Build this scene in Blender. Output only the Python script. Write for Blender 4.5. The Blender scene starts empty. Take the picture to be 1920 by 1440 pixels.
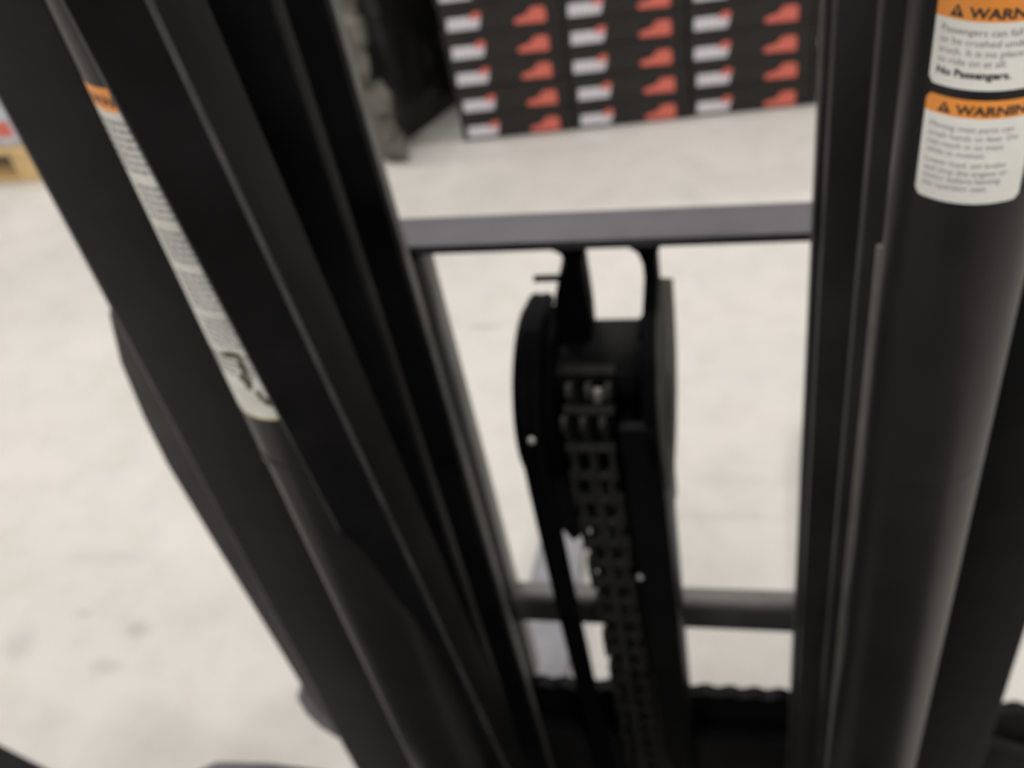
import bpy, bmesh, math, random
from mathutils import Matrix, Vector, noise
random.seed(7)
sc = bpy.context.scene
COL = sc.collection
PI = math.pi

# ------------------------------------------------------------------ camera
# camera axes (image right, image down, view) written in world axes
RIGHT = Vector((0.97574871, 0.15209619, -0.15742046))
DOWN = Vector((-0.00564849, -0.70142915, -0.7127168))
FWD = Vector((-0.21882081, 0.69632169, -0.68355948))
CAMZ = 1.84
cd = bpy.data.cameras.new('camera')
cam = bpy.data.objects.new('camera', cd)
COL.objects.link(cam)
cam.matrix_world = Matrix(((RIGHT.x, -DOWN.x, -FWD.x, 0), (RIGHT.y, -DOWN.y, -FWD.y, 0),
                           (RIGHT.z, -DOWN.z, -FWD.z, CAMZ), (0, 0, 0, 1)))
cd.sensor_width = 36.0
cd.lens = 37.045
cd.clip_start = 0.02
cd.dof.use_dof = True            # phone lens hunting at close range: the whole place is soft
cd.dof.focus_distance = 0.27
cd.dof.aperture_fstop = 12.5
sc.camera = cam

# ------------------------------------------------------------------ light and exposure
wd = bpy.data.worlds.new('hall_air'); sc.world = wd
wd.use_nodes = True
wd.node_tree.nodes['Background'].inputs['Color'].default_value = (1.0, 0.98, 0.96, 1)
wd.node_tree.nodes['Background'].inputs['Strength'].default_value = 0.02
sc.view_settings.view_transform = 'Standard'
sc.view_settings.look = 'None'
sc.view_settings.exposure = 0.0
sc.view_settings.gamma = 1.0
sc.view_settings.use_curve_mapping = False
LAMP_POWER = 71.0
LAMP_COLOUR = (1.0, 0.98, 0.95)

# ------------------------------------------------------------------ materials
def mat(name, col, rough=0.5, metal=0.0, var=0.0, scale=20.0, bump=0.0, bscale=None, spec=0.5, emit=None):
    m = bpy.data.materials.new(name); m.use_nodes = True
    nt = m.node_tree; N = nt.nodes; L = nt.links
    b = N['Principled BSDF']
    b.inputs['Roughness'].default_value = rough
    b.inputs['Metallic'].default_value = metal
    b.inputs['Specular IOR Level'].default_value = spec
    tc = N.new('ShaderNodeTexCoord')
    nz = N.new('ShaderNodeTexNoise'); nz.inputs['Scale'].default_value = scale
    nz.inputs['Detail'].default_value = 5.0
    L.new(tc.outputs['Object'], nz.inputs['Vector'])
    rp = N.new('ShaderNodeValToRGB')
    rp.color_ramp.elements[0].position = 0.3
    rp.color_ramp.elements[1].position = 0.7
    rp.color_ramp.elements[0].color = tuple(max(0, c * (1 - var)) for c in col) + (1,)
    rp.color_ramp.elements[1].color = tuple(min(1, c * (1 + var)) for c in col) + (1,)
    L.new(nz.outputs['Fac'], rp.inputs['Fac'])
    L.new(rp.outputs['Color'], b.inputs['Base Color'])
    if bump:
        n2 = N.new('ShaderNodeTexNoise'); n2.inputs['Scale'].default_value = bscale or scale * 6
        L.new(tc.outputs['Object'], n2.inputs['Vector'])
        bp = N.new('ShaderNodeBump'); bp.inputs['Strength'].default_value = bump
        bp.inputs['Distance'].default_value = 0.002
        L.new(n2.outputs['Fac'], bp.inputs['Height'])
        L.new(bp.outputs['Normal'], b.inputs['Normal'])
    if emit:
        b.inputs['Emission Color'].default_value = emit[0] + (1,)
        b.inputs['Emission Strength'].default_value = emit[1]
    return m

M_BLACK = mat('black_paint', (0.0075, 0.0072, 0.0078), 0.55, var=0.25, scale=30, bump=0.06, bscale=300, spec=0.1)
M_RAIL = mat('black_rail_paint', (0.0085, 0.008, 0.0085), 0.6, var=0.3, scale=18, spec=0.1)
M_CHAR = mat('charcoal_paint', (0.0155, 0.0145, 0.015), 0.6, var=0.15, scale=25, bump=0.08, bscale=260, spec=0.16)
M_CYL = mat('cylinder_paint', (0.020, 0.0185, 0.019), 0.38, var=0.12, scale=20, spec=0.22)
M_GREYBAR = mat('dusty_grey_paint', (0.104, 0.0965, 0.112), 0.5, var=0.12, scale=24)
M_UPR = mat('grey_paint', (0.12, 0.116, 0.11), 0.5, var=0.15, scale=20)
M_STEEL = mat('worn_fork_steel', (0.23, 0.225, 0.25), 0.5, metal=0.2, var=0.18, scale=14)
M_PIPE = mat('dull_steel', (0.22, 0.21, 0.195), 0.42, metal=0.3, var=0.25, scale=30)
M_CHAIN = mat('oily_chain_steel', (0.036, 0.036, 0.031), 0.65, var=0.3, scale=60, spec=0.15)
M_RUBBER = mat('hose_rubber', (0.006, 0.006, 0.0065), 0.7, var=0.2, scale=40, spec=0.06)
M_HOLELIGHT = mat('hole_light_pale', (0.72, 0.70, 0.64), 0.35, metal=0.2, var=0.1, scale=80)
M_WHITE = mat('decal_white', (0.88, 0.87, 0.83), 0.45, var=0.04, scale=60)
M_DIRTY = mat('decal_aged_white', (0.72, 0.71, 0.66), 0.45, var=0.14, scale=45)
M_ORANGE = mat('decal_orange', (0.95, 0.34, 0.06), 0.4, var=0.06, scale=60)
M_INK = mat('decal_ink', (0.03, 0.03, 0.03), 0.5)
M_GREYINK = mat('decal_grey_ink', (0.27, 0.26, 0.28), 0.5)
M_RIM = mat('decal_yellow_rim', (0.55, 0.45, 0.15), 0.45)
M_SMUDGE = mat('grease_smudge', (0.10, 0.095, 0.06), 0.6, var=0.4, scale=200)
M_CARTON = mat('black_carton', (0.016, 0.0135, 0.0125), 0.55, var=0.25, scale=15, spec=0.35)
M_LOGO = mat('print_white', (0.72, 0.69, 0.76), 0.5, var=0.04, scale=50)
M_RED = mat('print_red', (0.68, 0.15, 0.11), 0.5, var=0.12, scale=40)
M_FILM = mat('black_stretch_film', (0.008, 0.0075, 0.0072), 0.38, var=0.3, scale=9, bump=0.5, bscale=25)
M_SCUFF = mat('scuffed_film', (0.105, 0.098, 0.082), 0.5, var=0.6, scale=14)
M_WOOD = mat('pallet_pine', (0.66, 0.46, 0.22), 0.7, var=0.18, scale=18)
M_BLUEFILM = mat('clear_wrap_blue_grey', (0.50, 0.52, 0.58), 0.35, var=0.35, scale=9)
M_CHEEK = mat('cheek_lit_grey', (0.088, 0.086, 0.075), 0.8, var=0.2, scale=40, spec=0.03)
M_LOWBAR = mat('lower_bar_paint', (0.13, 0.122, 0.118), 0.5, var=0.15, scale=30)
M_EDGE = mat('painted_edge_highlight', (0.055, 0.053, 0.056), 0.45, var=0.4, scale=30)  # lighter tone that paints highlight lines on duct and rail edges
M_TRACK = mat('rail_strip_grey', (0.12, 0.116, 0.108), 0.5, var=0.3, scale=40)
M_RAILB = mat('lightened_rail_paint', (0.030, 0.028, 0.028), 0.5, var=0.2, scale=20, spec=0.3)  # rail paint made lighter, standing in for light on the right rails
M_DEEP = mat('deep_black_paint', (0.0045, 0.0043, 0.005), 0.7, var=0.2, scale=40, spec=0.05)
M_UPRIGHT = mat('upright_grey_paint', (0.20, 0.195, 0.185), 0.5, var=0.15, scale=20)
M_WALL = mat('hall_wall', (0.55, 0.55, 0.53), 0.8, var=0.04, scale=2)
M_CEIL = mat('hall_ceiling', (0.62, 0.62, 0.60), 0.85, var=0.04, scale=2)
M_LAMPH = mat('lamp_housing', (0.7, 0.7, 0.7), 0.4)
M_LAMPD = mat('lamp_diffuser', (0.9, 0.9, 0.9), 0.4, emit=(LAMP_COLOUR, 3.0))

def floor_material():
    m = bpy.data.materials.new('sealed_concrete'); m.use_nodes = True
    nt = m.node_tree; N = nt.nodes; L = nt.links
    b = N['Principled BSDF']
    tc = N.new('ShaderNodeTexCoord')
    def nzt(scale, detail, rough=0.55):
        n = N.new('ShaderNodeTexNoise'); n.inputs['Scale'].default_value = scale
        n.inputs['Detail'].default_value = detail; n.inputs['Roughness'].default_value = rough
        L.new(tc.outputs['Object'], n.inputs['Vector']); return n
    r1 = N.new('ShaderNodeValToRGB')
    r1.color_ramp.elements[0].position = 0.32; r1.color_ramp.elements[0].color = (0.560, 0.540, 0.508, 1)
    r1.color_ramp.elements[1].position = 0.70; r1.color_ramp.elements[1].color = (0.640, 0.606, 0.580, 1)
    L.new(nzt(2.2, 6).outputs['Fac'], r1.inputs['Fac'])
    r2 = N.new('ShaderNodeValToRGB')
    r2.color_ramp.elements[0].position = 0.28; r2.color_ramp.elements[0].color = (0.93, 0.925, 0.915, 1)
    r2.color_ramp.elements[1].position = 0.55; r2.color_ramp.elements[1].color = (1, 1, 1, 1)
    L.new(nzt(11, 4).outputs['Fac'], r2.inputs['Fac'])
    mx = N.new('ShaderNodeMix'); mx.data_type = 'RGBA'; mx.blend_type = 'MULTIPLY'
    mx.inputs['Factor'].default_value = 1.0
    L.new(r1.outputs['Color'], mx.inputs['A']); L.new(r2.outputs['Color'], mx.inputs['B'])
    cur = mx.outputs['Result']
    wob = nzt(16, 3)
    # oil drips and scuffs at their own places on the slab: x, y, radius x, radius y, depth
    for (x, y, rx, ry, k) in ((-1.313, 1.107, .040, .030, .30), (-1.352, 1.016, .050, .026, .22), (-1.58, 1.049, .055, .045, .20),
                              (-1.467, 1.144, .035, .016, .16), (-0.70, 2.10, .07, .018, .22), (-0.05, 1.46, .17, .02, .10),
                              (-1.47, 1.30, .16, .03, .09), (-0.03, 1.56, .14, .03, .09), (-1.36, 1.135, .018, .03, .08)):
        mp = N.new('ShaderNodeMapping'); mp.vector_type = 'POINT'
        mp.inputs['Location'].default_value = (-x / rx, -y / ry, 0)
        mp.inputs['Scale'].default_value = (1 / rx, 1 / ry, 1)
        L.new(tc.outputs['Object'], mp.inputs['Vector'])
        ln = N.new('ShaderNodeVectorMath'); ln.operation = 'LENGTH'
        L.new(mp.outputs['Vector'], ln.inputs[0])
        ad = N.new('ShaderNodeMath'); ad.operation = 'ADD'
        L.new(ln.outputs['Value'], ad.inputs[0]); L.new(wob.outputs['Fac'], ad.inputs[1])
        mr = N.new('ShaderNodeMapRange'); mr.interpolation_type = 'SMOOTHSTEP'
        mr.inputs['From Min'].default_value = 0.6; mr.inputs['From Max'].default_value = 1.7
        mr.inputs['To Min'].default_value = k; mr.inputs['To Max'].default_value = 0.0
        L.new(ad.outputs['Value'], mr.inputs['Value'])
        mm = N.new('ShaderNodeMix'); mm.data_type = 'RGBA'
        mm.inputs['B'].default_value = (0.10, 0.09, 0.075, 1)
        L.new(mr.outputs['Result'], mm.inputs['Factor']); L.new(cur, mm.inputs['A'])
        cur = mm.outputs['Result']
    L.new(cur, b.inputs['Base Color'])
    b.inputs['Roughness'].default_value = 0.55
    b.inputs['Specular IOR Level'].default_value = 0.35
    return m
M_FLOOR = floor_material()

# ------------------------------------------------------------------ mesh helpers
def add_box(bm, x0, x1, y0, y1, z0, z1, bev=0.0, seg=2, mi=0):
    vs = [bm.verts.new(p) for p in ((x0, y0, z0), (x1, y0, z0), (x1, y1, z0), (x0, y1, z0),
                                    (x0, y0, z1), (x1, y0, z1), (x1, y1, z1), (x0, y1, z1))]
    fs = [bm.faces.new([vs[i] for i in q]) for q in ((3, 2, 1, 0), (4, 5, 6, 7), (0, 1, 5, 4), (1, 2, 6, 5), (2, 3, 7, 6), (3, 0, 4, 7))]
    for f in fs: f.material_index = mi
    if bev:
        es = list({e for f in fs for e in f.edges})
        bmesh.ops.bevel(bm, geom=es, offset=bev, segments=seg, profile=0.5, affect='EDGES')
    return vs

def add_prism(bm, pts, axis, a0, a1, bev=0.0, seg=2, mi=0):
    """polygon extruded along one axis; pts are the two other coordinates in (x,y,z) order"""
    def p3(p, a):
        return {'x': (a, p[0], p[1]), 'y': (p[0], a, p[1]), 'z': (p[0], p[1], a)}[axis]
    A = [bm.verts.new(p3(p, a0)) for p in pts]; B = [bm.verts.new(p3(p, a1)) for p in pts]
    n = len(pts)
    fs = [bm.faces.new(A[::-1]), bm.faces.new(B)]
    for i in range(n):
        fs.append(bm.faces.new((A[i], A[(i + 1) % n], B[(i + 1) % n], B[i])))
    for f in fs: f.material_index = mi
    bmesh.ops.recalc_face_normals(bm, faces=fs)
    if bev:
        es = list({e for f in fs for e in f.edges if e.calc_face_angle(0) > 0.3})
        bmesh.ops.bevel(bm, geom=es, offset=bev, segments=seg, profile=0.5, affect='EDGES')
    return fs

def add_lathe(bm, prof, centre, axis='z', seg=48, mi=0):
    """prof: list of (radius, along)"""
    cx, cy, cz = centre; rings = []
    for (r, a) in prof:
        ring = []
        for i in range(seg):
            t = 2 * PI * i / seg; u, v = r * math.cos(t), r * math.sin(t)
            ring.append(bm.verts.new({'z': (cx + u, cy + v, cz + a), 'x': (cx + a, cy + u, cz + v), 'y': (cx + u, cy + a, cz + v)}[axis]))
        rings.append(ring)
    fs = []
    for a, b in zip(rings, rings[1:]):
        for i in range(seg):
            j = (i + 1) % seg
            fs.append(bm.faces.new((a[i], a[j], b[j], b[i])))
    fs.append(bm.faces.new(rings[0][::-1])); fs.append(bm.faces.new(rings[-1]))
    for f in fs: f.material_index = mi
    bmesh.ops.recalc_face_normals(bm, faces=fs)
    return fs

def add_tube(bm, path, r, seg=16):
    path = [Vector(p) for p in path]; rings = []
    up = Vector((0, 1, 0))
    for i, p in enumerate(path):
        t = (path[min(i + 1, len(path) - 1)] - path[max(i - 1, 0)]).normalized()
        s = t.cross(Vector((1, 0, 0))).normalized(); w = t.cross(s).normalized()
        rings.append([bm.verts.new(p + r * (math.cos(2 * PI * k / seg) * s + math.sin(2 * PI * k / seg) * w)) for k in range(seg)])
    fs = []
    for a, b in zip(rings, rings[1:]):
        for k in range(seg):
            j = (k + 1) % seg
            fs.append(bm.faces.new((a[k], a[j], b[j], b[k])))
    fs.append(bm.faces.new(rings[0][::-1])); fs.append(bm.faces.new(rings[-1]))
    bmesh.ops.recalc_face_normals(bm, faces=fs)

def finish(name, bm, mats, parent=None, smooth=True, shear=None):
    if shear:
        for v in bm.verts: shear(v)
    me = bpy.data.meshes.new(name)
    bm.to_mesh(me); bm.free()
    for m in (mats if isinstance(mats, (list, tuple)) else [mats]): me.materials.append(m)
    if smooth:
        me.polygons.foreach_set('use_smooth', [True] * len(me.polygons))
        me.set_sharp_from_angle(angle=math.radians(38))
    o = bpy.data.objects.new(name, me); COL.objects.link(o)
    if parent: attach(o, parent)
    return o

WORLD = {}
def attach(o, parent):
    o.parent = parent
    o.matrix_parent_inverse = Matrix.Translation(-WORLD.get(parent.name, Vector((0, 0, 0))))

def thing(name, label, cat, loc=(0, 0, 0), group=None):
    e = bpy.data.objects.new(name, None); COL.objects.link(e)
    e.location = loc; e.empty_display_size = 0.1
    WORLD[e.name] = Vector(loc)
    tag(e, label, cat, group); return e

def tag(o, label, cat, group=None):
    o['label'] = label; o['category'] = cat
    if group: o['group'] = group

def part(name, parent, mats, fn, smooth=True, shear=None):
    bm = bmesh.new(); fn(bm)
    return finish(name, bm, mats, parent, smooth, shear)

def structure(name, mats, fn):
    bm = bmesh.new(); fn(bm)
    o = finish(name, bm, mats, None, False); o['kind'] = 'structure'; return o

# ------------------------------------------------------------------ the hall
X0, X1, Y0, Y1, HC = -9.0, 9.0, -8.0, 10.0, 5.5
structure('floor', M_FLOOR, lambda bm: add_box(bm, X0 - .2, X1 + .2, Y0 - .2, Y1 + .2, -.15, 0))
structure('ceiling', M_CEIL, lambda bm: add_box(bm, X0 - .2, X1 + .2, Y0 - .2, Y1 + .2, HC, HC + .15))
structure('wall_left', M_WALL, lambda bm: add_box(bm, X0 - .2, X0, Y0, Y1, 0, HC))
structure('wall_right', M_WALL, lambda bm: add_box(bm, X1, X1 + .2, Y0, Y1, 0, HC))
structure('wall_back', M_WALL, lambda bm: add_box(bm, X0 - .2, X1 + .2, Y1, Y1 + .2, 0, HC))
structure('wall_front', M_WALL, lambda bm: add_box(bm, X0 - .2, X1 + .2, Y0 - .2, Y0, 0, HC))

lamp_names = {-5.4: 'left', -1.8: 'left middle', 1.8: 'right middle', 5.4: 'right'}
row_names = {-5.4: 'last row behind the truck', -2.5: 'row just behind the truck', 3.2: 'row over the carton stack', 6.6: 'row towards the back wall'}
def lamp(x, y):
    t = thing('ceiling_lamp', 'long white ceiling lamp, %s lamp of the %s' % (lamp_names[x], row_names[y]), 'lamp', (x, y, HC), 'ceiling lamps of the hall')
    part('housing', t, M_LAMPH, lambda bm: add_box(bm, x - .75, x + .75, y - .16, y + .16, HC - .09, HC, .01), False)
    part('diffuser', t, M_LAMPD, lambda bm: add_box(bm, x - .70, x + .70, y - .13, y + .13, HC - .11, HC - .085, .005), False)
    ld = bpy.data.lights.new('tube_light', 'AREA'); ld.shape = 'RECTANGLE'; ld.size = 1.4; ld.size_y = .26
    ld.energy = LAMP_POWER; ld.color = LAMP_COLOUR
    lo = bpy.data.objects.new('tube_light', ld); COL.objects.link(lo)
    lo.location = (x, y, HC - .125); attach(lo, t)
for yy in row_names:
    for xx in lamp_names: lamp(xx, yy)

# ------------------------------------------------------------------ forklift
XC = -0.13
fl = thing('forklift', 'black forklift mast and carriage with warning decals, seen from the driver seat', 'forklift', (XC, .6, 0))
ZT = 2.3
def mir(x): return 2 * XC - x

# -- rails. Cross sections in plan, extruded upwards
def channel_pts(tip, web_in, web_out, ya0, ya1, yb0, yb1):
    """C channel open towards the mast centre: tip x, inner and outer face of the web, the two flanges in y"""
    return [(web_out, ya0), (tip, ya0), (tip, ya1), (web_in, ya1), (web_in, yb0), (tip, yb0), (tip, yb1), (web_out, yb1)]
def rail(side, pts, z0, mats, bev=.0025, shear=None, name='mast_rail'):
    p = pts if side < 0 else [(mir(x), y) for x, y in pts][::-1]
    return part(name, fl, mats, lambda bm: add_prism(bm, p, 'z', z0, ZT, bev, 2), True, shear)
inner = channel_pts(-.300, -.332, -.347, .625, .645, .712, .737)
rail(-1, inner, .08, M_RAIL)
rail(1, [(x - .012, y) for x, y in inner], .08, M_RAILB)
mid = channel_pts(-.318, -.385, -.400, .540, .560, .688, .706)
mid = [(-.400, .540), (-.318, .540), (-.318, .560), (-.385, .560), (-.385, .660), (-.360, .660), (-.360, .700), (-.400, .700)]
rail(-1, mid, .06, M_RAIL)
rail(1, [(x - .010, y) for x, y in mid], .06, M_RAILB)
outer = [(-.513, .598), (-.415, .598), (-.415, .620), (-.493, .620), (-.493, .720), (-.430, .720), (-.430, .742), (-.513, .742)]
def outsh(v):
    if v.co.x < -.45: v.co.x -= .012 * (1.5 - v.co.z)
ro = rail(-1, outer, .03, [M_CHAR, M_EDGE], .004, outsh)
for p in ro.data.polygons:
    if p.normal.x < -.15 and p.normal.y < -.15 and p.area < .03: p.material_index = 1  # highlight down the left edge, put in as a lighter colour
rail(1, outer, .03, M_BLACK, .004)

for xa, xb in ((-.3005, -.2992), (.0512, .0525)):
    tr = part('rail_edge_strip', fl, M_TRACK, lambda bm: add_box(bm, xa, xb, .7215, .7345, .10, 2.28))  # thin strip, lighter than the rail
    tr['label'] = 'light grey strip on the rail edge'

# side plate bolted outside the left outer rail
sp = [(-.512, 1.34), (-.5485, 1.315), (-.568, 1.288), (-.584, 1.2275), (-.593, 1.15), (-.597, 1.08), (-.595, .958), (-.591, .81), (-.587, .647), (-.583, .55), (-.512, .53)]
part('side_plate', fl, M_RAILB, lambda bm: add_prism(bm, sp, 'y', .655, .675, .004, 2))
spr = [(mir(x) + .01, z) for x, z in sp if z < .75]
spr = [(.24, .60), (.33, .56), (.335, .40), (.33, .20), (.24, .20)]
part('side_plate', fl, M_BLACK, lambda bm: add_prism(bm, spr, 'y', .655, .675, .004, 2))

# -- lift cylinders with their decals
R = .0374
CR = (.1104, .49); CL = (-.318, .497)
def cyl_part(c, k=.00005):
    def fn(bm):
        add_lathe(bm, [(.030, .06), (R, .065), (R, .07), (R, 1.295), (R, 1.300), (R + k, 1.3005), (R + k, 1.3075), (R, 1.308), (R, 1.313), (R, 2.09), (R, 2.10), (.033, 2.105), (.022, 2.11), (.022, 2.30)],
                  (c[0], c[1], 0), 'z', 72)
    return part('lift_cylinder', fl, M_CYL, fn)
cyl_r = cyl_part(CR); cyl_r['label'] = 'black lift cylinder carrying two orange and white warning decals'
cyl_l = cyl_part(CL, .0012); cyl_l['label'] = 'black lift cylinder carrying one long worn warning decal'

def text_polys(s, size, bold=0.0, sx=1.0):
    cu = bpy.data.curves.new('t', 'FONT'); cu.body = s; cu.size = size; cu.offset = bold; cu.resolution_u = 3
    o = bpy.data.objects.new('t', cu); COL.objects.link(o)
    bpy.context.view_layer.update()
    me = o.evaluated_get(bpy.context.evaluated_depsgraph_get()).to_mesh()
    vs = [(v.co.x * sx, v.co.y) for v in me.vertices]; fs = [tuple(p.vertices) for p in me.polygons]
    bpy.data.objects.remove(o); bpy.data.curves.remove(cu)
    return vs, fs

class Wrap:
    """flat print laid on a cylinder: u runs along the girth in metres from angle a0, z is height"""
    def __init__(s, c, a0, r): s.c, s.a0, s.r = c, math.radians(a0), r; s.bm = bmesh.new()
    def p(s, u, z, k):
        a = s.a0 + u / s.r; r = s.r + .00025 + .00025 * k
        return (s.c[0] + r * math.sin(a), s.c[1] - r * math.cos(a), z)
    def sheet(s, u0, u1, z0, z1, mi, k=0, n=24, rad=0.0, rt=True, rb=True):
        for i in range(n):
            ua, ub = u0 + (u1 - u0) * i / n, u0 + (u1 - u0) * (i + 1) / n
            def zz(u):
                d = min(u - u0, u1 - u); q = 0
                if rad and d < rad: q = rad - math.sqrt(max(0, rad * rad - (rad - d) ** 2))
                return (z0 + (q if rb else 0), z1 - (q if rt else 0))
            (a0, a1), (b0, b1) = zz(ua), zz(ub)
            f = s.bm.faces.new([s.bm.verts.new(s.p(*q, k)) for q in ((ua, a0), (ub, b0), (ub, b1), (ua, a1))])
            f.material_index = mi
    def polys(s, vs, fs, u, z, mi, k=1):
        V = [s.bm.verts.new(s.p(u + x, z + y, k)) for x, y in vs]
        for f in fs:
            try: s.bm.faces.new([V[i] for i in f]).material_index = mi
            except ValueError: pass
    def text(s, t, u, z, size, mi, bold=0.0, sx=1.0):
        vs, fs = text_polys(t, size, bold, sx); s.polys(vs, fs, u, z, mi)
    def tri(s, u, z, h, mi):
        s.polys([(0, 0), (h * 1.1, 0), (h * .55, h)], [(0, 1, 2)], u, z, mi)

def decal_right(z0, zh, z1, lines, top):
    w = Wrap(CR, -49.5, R); W = .0505
    w.sheet(0, W, z0, zh, 0, rad=.003, rt=False)
    w.sheet(0, W, zh, z1, 1, rad=.003, rb=False)
    hh = min(z1 - zh, .0115)
    w.tri(.0066, zh + .0014, .0058, 2)
    w.polys([(-.0004, 0), (.0004, 0), (.0004, .0026), (-.0004, .0026)], [(0, 1, 2, 3)], .0098, zh + .0026, 1, 2)
    w.text('WARNING', .0152, zh + .0017, .0066, 2, .00022, 1.12)
    for (t, dz, size, b, sx) in lines:
        w.text(t, .0036, zh - dz, size, 3 if not b else 2, b, sx)
    return finish('warning_label', w.bm, [M_WHITE, M_ORANGE, M_INK, M_GREYINK], cyl_r, False)
d1 = decal_right(1.5775, 1.6098, 1.6225, [
    ('Passengers can fall', .0062, .0046, 0, 1.0), ('or be crushed under', .0112, .0046, 0, 1.0),
    ('truck. It is no place', .0160, .0046, 0, 1.0), ('to ride on at all.', .0207, .0046, 0, 1.0),
    ('No Passengers.', .0265, .0052, .00016, 1.0)], True)
d1['label'] = 'upper orange and white warning decal reading No Passengers'
d2 = decal_right(1.5165, 1.5632, 1.5725, [
    ('Moving mast parts can', .0070, .0042, 0, 1.0), ('crush hands or feet. Do', .0117, .0042, 0, 1.0),
    ('not reach in to mast', .0162, .0042, 0, 1.0), ('while in motion.', .0207, .0042, 0, 1.0),
    ('Lower load, set brake', .0262, .0042, 0, 1.0), ('and stop the engine or', .0307, .0042, 0, 1.0),
    ('motor before leaving', .0350, .0042, 0, 1.0), ('the operator seat.', .0393, .0042, 0, 1.0)], False)
d2['label'] = 'lower orange and white warning decal with two paragraphs'

def decal_left():
    w = Wrap(CL, -64, R); W = .054
    z0, zh, z1 = 1.357, 1.592, 1.6065
    w.sheet(0, W, z0, zh, 0, rad=.010, rt=False)
    w.sheet(-.0003, W + .0003, z0 - .0014, z0 + .02, 5, k=-.5, rad=.010, rt=False)
    w.sheet(0, W, zh, z1, 1, rad=.003, rb=False)
    w.tri(.004, zh + .003, .007, 2)
    w.text('WARNING', .0150, zh + .0035, .0086, 2, .0002, 1.1)
    rnd = random.Random(3)
    z = zh - .008
    for para, size in ((7, 1.0), (5, 0), (5, 0), (6, 0), (5, 0), (4, 1)):
        for i in range(para):
            u = .006 + (.012 if not size else 0)
            end = W - .004 - rnd.random() * .008
            while u < end:
                l = .002 + rnd.random() * .005
                w.sheet(u, min(u + l, end), z, z + .0024, 3, k=1, n=2); u += l + .0012
            z -= .0051
        z -= .0058
    # scuffs and grease near the lower end
    for k in range(26):
        t = k / 25; u = .030 + .016 * t + .0045 * math.sin(9 * t) + rnd.uniform(-.002, .002)
        zc = 1.415 - .048 * t + .006 * math.sin(14 * t); r = .0012 + .0022 * rnd.random()
        n = 9; pts = [(r * (1 + .4 * rnd.random()) * math.cos(2 * PI * i / n), r * (1 + .4 * rnd.random()) * math.sin(2 * PI * i / n)) for i in range(n)]
        w.polys(pts, [tuple(range(n))], u, zc, 4, 2)
    o = finish('warning_label', w.bm, [M_DIRTY, M_ORANGE, M_INK, M_GREYINK, M_SMUDGE, M_RIM], cyl_l, False)
    o['label'] = 'long worn white warning decal with an orange heading'
decal_left()

# thin grey tube beside the right cylinder
part('thin_tube', fl, M_PIPE, lambda bm: add_tube(bm, [(.0735, .502, .62), (.0735, .502, .8), (.0735, .502, 1.2), (.0735, .502, 1.455)], .0023, 14))

# hose duct in front of the left cylinder, leaning a little towards the seat
def duct(bm):
    zt, zb = 1.84, .30
    def q(z):
        d = CAMZ - z
        yl = .414 + .0765 * d; yr = .4235 + .0915 * d
        return [(-.307, yl), (-.270, yr), (-.270, yr + .05), (-.307, yl + .055)]
    A = [bm.verts.new((x, y, zb)) for x, y in q(zb)]; B = [bm.verts.new((x, y, zt)) for x, y in q(zt)]
    fs = [bm.faces.new(A[::-1]), bm.faces.new(B)] + [bm.faces.new((A[i], A[(i + 1) % 4], B[(i + 1) % 4], B[i])) for i in range(4)]
    bmesh.ops.recalc_face_normals(bm, faces=fs)
    bmesh.ops.bevel(bm, geom=list(bm.edges), offset=.0024, segments=3, profile=.5, affect='EDGES')
    bm.normal_update()
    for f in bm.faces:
        if f.calc_area() < .006 and abs(f.normal.x) > .1 and f.normal.y < -.1: f.material_index = 1  # front bevels take the painted highlight
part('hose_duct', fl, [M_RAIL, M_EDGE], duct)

# -- load backrest / tie bars
part('upper_tie_bar', fl, M_GREYBAR, lambda bm: add_box(bm, -.36, .10, .797, .846, 1.2355, 1.2465, .0018, 2))
part('lower_tie_bar', fl, M_LOWBAR, lambda bm: add_box(bm, -.36, .10, .800, .835, .5805, .6420, .012, 4))
for x0, x1 in ((-.330, -.3135), (.064, .081)):
    part('upright_bar', fl, M_UPRIGHT, lambda bm: add_box(bm, x0, x1, .8005, .832, .43, 1.2362, .002, 2))

for x0, x1 in ((-.345, -.316), (.060, .085)):
    part('dark_gap_plate', fl, M_RAIL, lambda bm: add_box(bm, x0, x1, .760, .7995, .09, 1.2352, .002, 2))  # black plate added to darken the gap beside the upright

# -- carriage
def teeth(bm):
    x, top = -.66, []
    n = 130
    for i in range(n + 1):
        xx = -.66 + 1.12 * i / n
        s = .5 + .5 * math.cos(2 * PI * (xx + .028) / .0345)
        top.append((xx, .4360 + .0105 * s ** .6))
    add_prism(bm, [(-.66, .30), (.46, .30)] + top[::-1], 'y', .782, .800)
part('carriage_bar', fl, M_BLACK, teeth)
part('carriage_plate', fl, M_CHAR, lambda bm: add_box(bm, -.66, .46, .752, .7815, .09, .3565, .004, 2))
es = [(-.655, .40), (-.69, .392), (-.715, .368), (-.733, .335), (-.733, .29), (-.722, .245), (-.70, .205), (-.655, .198)]
part('end_stop', fl, M_GREYBAR, lambda bm: add_prism(bm, es, 'y', .79, .835, .010, 3))

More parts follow.
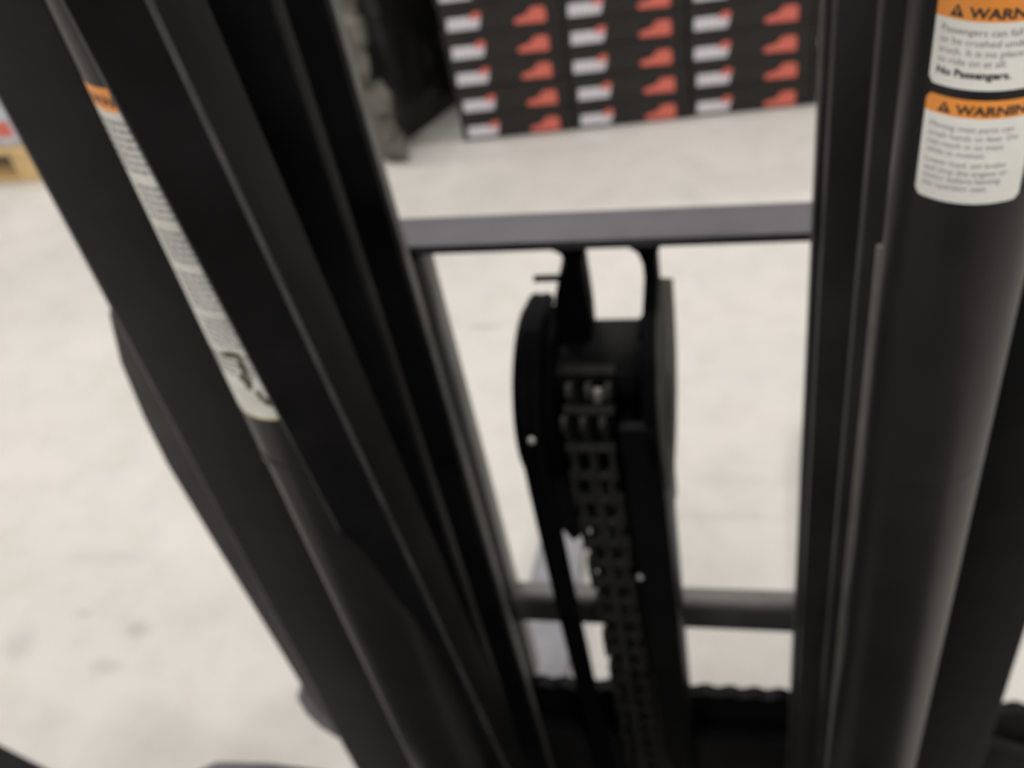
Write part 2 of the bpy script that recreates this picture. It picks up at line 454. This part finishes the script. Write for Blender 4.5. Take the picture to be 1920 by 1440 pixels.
# -- forks: shank hooked on the carriage, blade on the floor, tapered on one side
def fork(bm, flip):
    L = [(-.449, .845), (-.449, 1.21), (-.441, 1.324), (-.429, 1.442), (-.415, 1.60), (-.402, 1.70), (-.388, 1.735),
         (-.370, 1.735), (-.358, 1.70), (-.350, 1.60), (-.346, 1.40), (-.345, 1.06), (-.345, .845)]
    if flip: L = [(2 * XC + .03 - x, y) for x, y in L][::-1]
    add_prism(bm, L, 'z', .004, .045, .003, 2)
    xs = [p[0] for p in L]
    add_box(bm, min(xs), max(xs), .842, .885, .004, .43, .004, 2)
part('fork', fl, M_STEEL, lambda bm: fork(bm, False))
part('fork', fl, M_STEEL, lambda bm: fork(bm, True))

# -- sheave head between the rails
SY, SZ = .812, 1.05
CSY, CSZ = .790, 1.040
PZ = 1.036
def pulley(bm, xa, xb, r, groove, cy=SY, cz=SZ):
    w = xb - xa
    add_lathe(bm, [(r * .55, 0), (r * .6, .001), (r - .004, .001), (r, .004), (r, w * .22), (r - groove, w * .36), (r - groove, w * .64), (r, w * .78), (r, w - .004), (r - .004, w - .001), (r * .6, w - .001), (r * .55, w)],
              (xa, cy, cz), 'x', 64)
hp = part('hose_pulley', fl, M_DEEP, lambda bm: pulley(bm, -.2365, -.190, .097, .006, SY, PZ))
cs = part('chain_sheave', fl, M_BLACK, lambda bm: pulley(bm, -.176, -.130, .080, .006, CSY, CSZ))
gp = [(.800, 1.197), (.765, 1.186), (.722, 1.160), (.700, 1.125), (.689, 1.085), (.692, 1.045), (.705, 1.005), (.730, .965), (.765, .935), (.805, .925),
      (.850, .930), (.890, .952), (.920, .990), (.934, 1.035), (.937, 1.086)]
part('sheave_guard', fl, M_DEEP, lambda bm: add_prism(bm, gp, 'x', -.098, -.0845, .002, 2))
rg = part('cheek_plate', fl, M_CHEEK, lambda bm: add_prism(bm, gp, 'x', -.0845, -.082, .0008, 1))  # lit side face of the guard, light put into a lighter grey
rg['label'] = 'rounded side plate of the sheave head, painted lit grey'
part('hub', rg, M_RUBBER, lambda bm: add_lathe(bm, [(.030, 0), (.040, .0008), (.040, .0014), (.030, .0016), (.014, .0016), (.013, .001)], (-.0825, .785, 1.032), 'x', 32))  # dark disc stands in for the shade of the hub recess
part('axle', fl, M_BLACK, lambda bm: add_lathe(bm, [(.015, 0), (.018, .002), (.018, .146), (.015, .148)], (-.238, SY, PZ), 'x', 24))
# yoke: two prongs reaching up to the tie bar
def prong_l(bm):
    add_prism(bm, [(-.184, 1.2365), (-.1755, 1.231), (-.172, 1.221), (-.173, 1.213), (-.181, 1.200), (-.187, 1.180), (-.192, 1.150), (-.192, 1.080), (-.158, 1.080), (-.1555, 1.150), (-.1565, 1.220), (-.150, 1.2365)], 'y', .797, .835, .001)
part('yoke_prong', fl, M_DEEP, prong_l)
def prong_r(bm):
    add_prism(bm, [(-.110, 1.2365), (-.1015, 1.229), (-.0975, 1.215), (-.0975, 1.150), (-.104, 1.128), (-.112, 1.117), (-.112, 1.08), (-.085, 1.08), (-.085, 1.226), (-.079, 1.2365)], 'y', .797, .832, .001)
part('yoke_prong', fl, M_DEEP, prong_r)
part('yoke_bridge', fl, M_BLACK, lambda bm: add_box(bm, -.190, -.100, .745, .832, 1.088, 1.120, .004))
part('lock_pin', fl, M_BLACK, lambda bm: add_lathe(bm, [(.0030, 0), (.0036, .001), (.0036, .034), (.0030, .035)], (-.2065, .802, 1.1985), 'x', 16))
# hoses running down from the left pulley
def hose(bm, x):
    arc = [(x, SY - .0985 * math.sin(t), PZ + .0985 * math.cos(t)) for t in [PI / 2 * k / 9 for k in range(-3, 10)]]
    add_tube(bm, arc + [(x, .7120, .98), (x, .7125, .90), (x, .716, .75), (x, .722, .60), (x, .730, .45), (x, .738, .30), (x, .742, .15)], .0085, 14)
part('hydraulic_hose', fl, M_RUBBER, lambda bm: hose(bm, -.2225))
part('hydraulic_hose', fl, M_RUBBER, lambda bm: hose(bm, -.2115))
part('hose_clamp', fl, M_BLACK, lambda bm: add_prism(bm, [(-.232, .99), (-.232, .925), (-.206, .918), (-.200, .905), (-.196, .896), (-.191, .892), (-.186, .899), (-.180, .905), (-.172, .93), (-.172, .99)], 'y', .712, .75, .002))
# free lift cylinder below the sheaves
part('free_lift_cylinder', fl, M_CYL, lambda bm: add_lathe(bm, [(.030, .08), (.046, .085), (.046, .90), (.049, .905), (.049, .955), (.030, .96)], (-.1285, .775, 0), 'z', 56))
# right hand hose pair and guide strip hanging from the rim
part('chain_guard', fl, M_BLACK, lambda bm: add_prism(bm, [(.690, 1.10), (.694, 1.0), (.704, .85), (.716, .65), (.728, .40), (.736, .20), (.748, .20), (.740, .40), (.728, .65), (.716, .85), (.706, 1.0), (.702, 1.10)], 'x', -.122, -.0835, .0015))

# leaf chain over the middle sheave, hanging on the driver side
ch = part('lift_chain', fl, M_CHAIN, lambda bm: add_box(bm, -.1575, -.1485, .700, .706, .20, 1.06, .001))
ch['label'] = 'grey steel leaf chain running over the sheave'
def link_mesh():
    bm = bmesh.new()
    pts = []
    h, r = .0200, .0085
    for i in range(7): a = PI * i / 6; pts.append((r * math.cos(a), h + r * math.sin(a)))
    for i in range(7): a = PI + PI * i / 6; pts.append((r * math.cos(a), -h + r * math.sin(a)))
    add_prism(bm, pts, 'x', -.0026, .0026)
    return bm
lm = link_mesh(); lme = bpy.data.meshes.new('chain_link'); lm.to_mesh(lme); lm.free(); lme.materials.append(M_CHAIN)
pm = bmesh.new(); add_lathe(pm, [(.0045, -.025), (.0056, -.0245), (.0056, .0245), (.0045, .025)], (0, 0, 0), 'x', 12)
pme = bpy.data.meshes.new('chain_pin'); pm.to_mesh(pme); pm.free(); pme.materials.append(M_CHAIN)
RC = .090; PITCH = .040
def chain_pos(s):
    """s: distance along the chain from the top of the sheave on the driver side"""
    q = RC * PI / 2
    if s < q: a = s / RC; return (CSY - RC * math.sin(a), CSZ + RC * math.cos(a), -a)
    d = s - q; return (CSY - RC + .04 * (d / .9), CSZ - d, -PI / 2 + 0.0)
XS = [-.1735, -.1545, -.1355]
for i in range(1, 23):
    y, z, a = chain_pos(PITCH * (i + .5)); y2, z2, _ = chain_pos(PITCH * i)
    for k, x in enumerate(XS):
        o = bpy.data.objects.new('chain_link', lme); COL.objects.link(o)
        o.location = (x + (.0028 if i % 2 else -.0028), y, z); o.rotation_euler = (a + PI / 2, 0, 0); attach(o, ch)
    o = bpy.data.objects.new('chain_pin', pme); COL.objects.link(o)
    o.location = (-.154, y2, z2); attach(o, ch)
part('anchor_nut', fl, M_PIPE, lambda bm: add_lathe(bm, [(.004, 0), (.006, .002), (.006, .012), (.0045, .014)], (-.1435, .722, 1.108), 'z', 6))
part('sheave_back_plate', fl, M_BLACK, lambda bm: add_box(bm, -.190, -.0985, .860, .870, .85, 1.06, .001))
part('chain_guide', fl, M_BLACK, lambda bm: add_box(bm, -.182, -.118, .757, .765, .20, .99, .001))
# pale discs standing in for floor light seen through holes
part('hole_light_disc', fl, M_HOLELIGHT, lambda bm: add_lathe(bm, [(.0020, 0), (.0034, .001), (.0034, .004), (.0016, .006)][::-1], (-.2075, .6795, 1.0925 + .0), 'y', 14))
part('hole_light_disc', fl, M_HOLELIGHT, lambda bm: add_lathe(bm, [(.0016, 0), (.0034, .002), (.0034, .006)], (-.1215, .702, .838), 'y', 14))
# truck front: fender and step edge at the lower left
part('front_fender', fl, M_GREYBAR, lambda bm: add_prism(bm, [(-.650, .20), (-.635, .474), (-.605, .493), (-.54, .496), (-.46, .492), (-.42, .476), (-.42, .20)], 'z', .70, .75, .008, 3))
part('step_edge', fl, M_BLACK, lambda bm: add_prism(bm, [(-1.30, .678), (-1.136, .626), (-1.035, .594), (-.90, .551), (-.90, .20), (-1.30, .20)], 'z', .40, .45, .006, 2))

# unseen truck around the seat, added to shade the mast: cowl, body, overhead guard
part('unseen_cowl', fl, M_BLACK, lambda bm: add_prism(bm, [(.08, .30), (.08, 1.02), (.20, 1.02), (.30, .95), (.33, .80), (.36, .30)], 'x', -.58, .34, .01, 2))
part('unseen_truck_body', fl, M_BLACK, lambda bm: add_box(bm, -.60, .40, -1.75, -.30, .22, 1.05, .05, 3))
part('seat', fl, M_RUBBER, lambda bm: (add_box(bm, -.33, .13, -.75, -.28, 1.05, 1.17, .03, 3), add_box(bm, -.33, .13, -.86, -.74, 1.10, 1.65, .03, 3)))
for x in (-.60, .36):
    part('unseen_guard_post', fl, M_BLACK, lambda bm: add_prism(bm, [(.10, .95), (.16, .95), (.02, 2.22), (-.04, 2.22)], 'x', x, x + .05, .005))
    part('unseen_guard_post', fl, M_BLACK, lambda bm: add_box(bm, x, x + .05, -1.35, -1.28, 1.0, 2.22, .005))
    part('unseen_guard_rail', fl, M_BLACK, lambda bm: add_box(bm, x, x + .05, -1.40, .06, 2.22, 2.30, .008))
for i in range(5):
    part('unseen_guard_slat', fl, M_BLACK, lambda bm: add_box(bm, -.55, .36, -1.36 + i * .33, -1.36 + i * .33 + .045, 2.235, 2.265, .004))

# ------------------------------------------------------------------ stack of black cartons
W, H, D = .3822, .0955, .36
SO = Vector((-.941, 3.0565, 0)); SA = math.atan2(.0860, .9963)
bm = bmesh.new(); add_box(bm, .0015, W - .0015, 0, D, .0008, H - .0008, .0022, 1)
# flap joint along the front
carton_me = bpy.data.meshes.new('carton'); bm.to_mesh(carton_me); bm.free(); carton_me.materials.append(M_CARTON)
def flat(pts_list):
    bm = bmesh.new()
    for pts, mi, k in pts_list:
        f = bm.faces.new([bm.verts.new((x, -.0012 - .0004 * k, z)) for x, z in pts]); f.material_index = mi
        bmesh.ops.recalc_face_normals(bm, faces=[f])
        if f.normal.y > 0: f.normal_flip()
    return bm
lx, lz = .020, .014
logo = [([(lx, lz), (lx + .100, lz), (lx + .112, lz + .040), (lx + .004, lz + .040)], 0, 0),
        ([(lx + .072, lz + .030), (lx + .108, lz + .030), (lx + .114, lz + .052), (lx + .090, lz + .052)], 1, 1)]
for i in range(5): logo.append(([(lx + .016 + .018 * i, lz + .008), (lx + .019 + .018 * i, lz + .008), (lx + .021 + .018 * i, lz + .027), (lx + .018 + .018 * i, lz + .027)], 2, 1))
bm = flat(logo); logo_me = bpy.data.meshes.new('logo_print'); bm.to_mesh(logo_me); bm.free()
for m in (M_LOGO, M_RED, mat('print_grey', (.36, .34, .38), .5)): logo_me.materials.append(m)
tx, tz = .234, .010
truck = [([(tx, tz + .006), (tx + .006, tz + .002), (tx + .098, tz), (tx + .100, tz + .030), (tx + .098, tz + .050), (tx + .056, tz + .050), (tx + .040, tz + .029), (tx + .010, tz + .022), (tx, tz + .016)], 0, 0)]
bm = flat(truck); truck_me = bpy.data.meshes.new('truck_print'); bm.to_mesh(truck_me); bm.free(); truck_me.materials.append(M_RED)
cols = ['first', 'second', 'third', 'fourth']
rows = ['on the floor', 'second from the floor', 'third from the floor', 'fourth from the floor', 'fifth from the floor', 'sixth from the floor', 'on top']
zc = 0
for r in range(7):  # rows
    for c in range(4):
        dx = random.uniform(-.0006, .0006) + (0, .003, -.002, .002, .004, -.002, .003)[r]; dy = random.uniform(-.0045, .0045)
        loc = SO + Vector((math.cos(SA) * (W * c + dx) - math.sin(SA) * dy, math.sin(SA) * (W * c + dx) + math.cos(SA) * dy, H * r))
        t = bpy.data.objects.new('carton', carton_me); COL.objects.link(t)
        t.location = loc; t.rotation_euler = (0, 0, SA)
        tag(t, 'black printed carton in the stack, %s column from the left, %s' % (cols[c], rows[r]), 'carton', 'black cartons in the stack')
        for nm, me in (('logo_print', logo_me), ('truck_print', truck_me)):
            o = bpy.data.objects.new(nm, me); COL.objects.link(o); o.parent = t

# ------------------------------------------------------------------ black wrapped load
def wrapped():
    t = thing('wrapped_load', 'load wrapped in black stretch film standing beside the carton stack', 'wrapped load', (-1.55, 3.3, 0))
    ang = math.atan2(.483, -.876) - PI   # front face direction
    ux = Vector((.876, -.483, 0)); uy = Vector((.483, .876, 0))
    P = Vector((-1.195, 2.994, 0))
    def surf(bm):
        nx, ny, nz = 26, 14, 30; WX, WY, HZ = .95, .385, 1.25
        bmesh.ops.create_cube(bm, size=1.0)
        bmesh.ops.subdivide_edges(bm, edges=list(bm.edges), cuts=22, use_grid_fill=True)
        for v in bm.verts:
            a, b, c = v.co.x - .5, v.co.y + .5, v.co.z + .5
            w = P + ux * (a * WX) + uy * (b * WY) + Vector((0, 0, c * HZ))
            n = noise.noise_vector(w * 7.0) * .030 + noise.noise_vector(w * 19.0) * .012
            if c < .02: n.z = 0; n *= .5
            w += n
            if w.z < 0: w.z = 0
            v.co = w
    part('film', t, M_FILM, surf)
    rnd = random.Random(5)
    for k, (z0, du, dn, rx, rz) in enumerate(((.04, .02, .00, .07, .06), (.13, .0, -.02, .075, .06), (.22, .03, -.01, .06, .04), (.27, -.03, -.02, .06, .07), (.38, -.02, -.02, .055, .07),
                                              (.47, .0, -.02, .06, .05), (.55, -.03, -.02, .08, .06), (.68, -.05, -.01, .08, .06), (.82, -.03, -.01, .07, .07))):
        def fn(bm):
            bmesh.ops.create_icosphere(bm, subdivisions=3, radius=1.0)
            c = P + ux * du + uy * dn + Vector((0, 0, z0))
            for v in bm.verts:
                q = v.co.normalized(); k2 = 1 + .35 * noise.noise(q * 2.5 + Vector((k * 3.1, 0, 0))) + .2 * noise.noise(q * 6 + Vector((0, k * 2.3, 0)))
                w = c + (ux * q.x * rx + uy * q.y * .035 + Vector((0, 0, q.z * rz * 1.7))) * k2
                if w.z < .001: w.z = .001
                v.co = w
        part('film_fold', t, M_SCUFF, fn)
wrapped()

# ------------------------------------------------------------------ wooden pallet with a wrapped load at the far left
px1, py0 = -2.47, 2.955
pal = thing('pallet', 'wooden pallet standing on the floor at the far left', 'pallet', (px1 - .5, py0 + .5, 0))
for x in (px1 - .135, px1 - .60, px1 - 1.10):
    part('stringer', pal, M_WOOD, lambda bm: add_box(bm, x, x + (.134 if x > px1 - .3 else .085), py0, py0 + 1.0, .018, .112, .002))
for i in range(7):
    y = py0 + i * .15
    part('deck_board', pal, M_WOOD, lambda bm: add_box(bm, px1 - 1.11, px1, y, y + .10, .112, .132, .002))
for y in (py0, py0 + .45, py0 + .90):
    part('bottom_board', pal, M_WOOD, lambda bm: add_box(bm, px1 - 1.11, px1, y, y + .10, 0, .018, .002))
ld = thing('wrapped_boxes', 'blue grey film wrapped boxes with red print on the wooden pallet', 'wrapped boxes', (px1 - .5, py0 + .5, .132))
for i in range(3):
    for k in range(3):
        part('box', ld, M_BLUEFILM, lambda bm: add_box(bm, px1 - .04 - .345 * (k + 1), px1 - .045 - .345 * k, py0 + .02, py0 + .95, .1325 + .30 * i, .1315 + .30 * (i + 1), .012, 2))
        part('red_print', ld, M_RED, lambda bm: add_box(bm, px1 - .15 - .345 * k, px1 - .085 - .345 * k, py0 + .0185, py0 + .021, .175 + .30 * i, .235 + .30 * i))
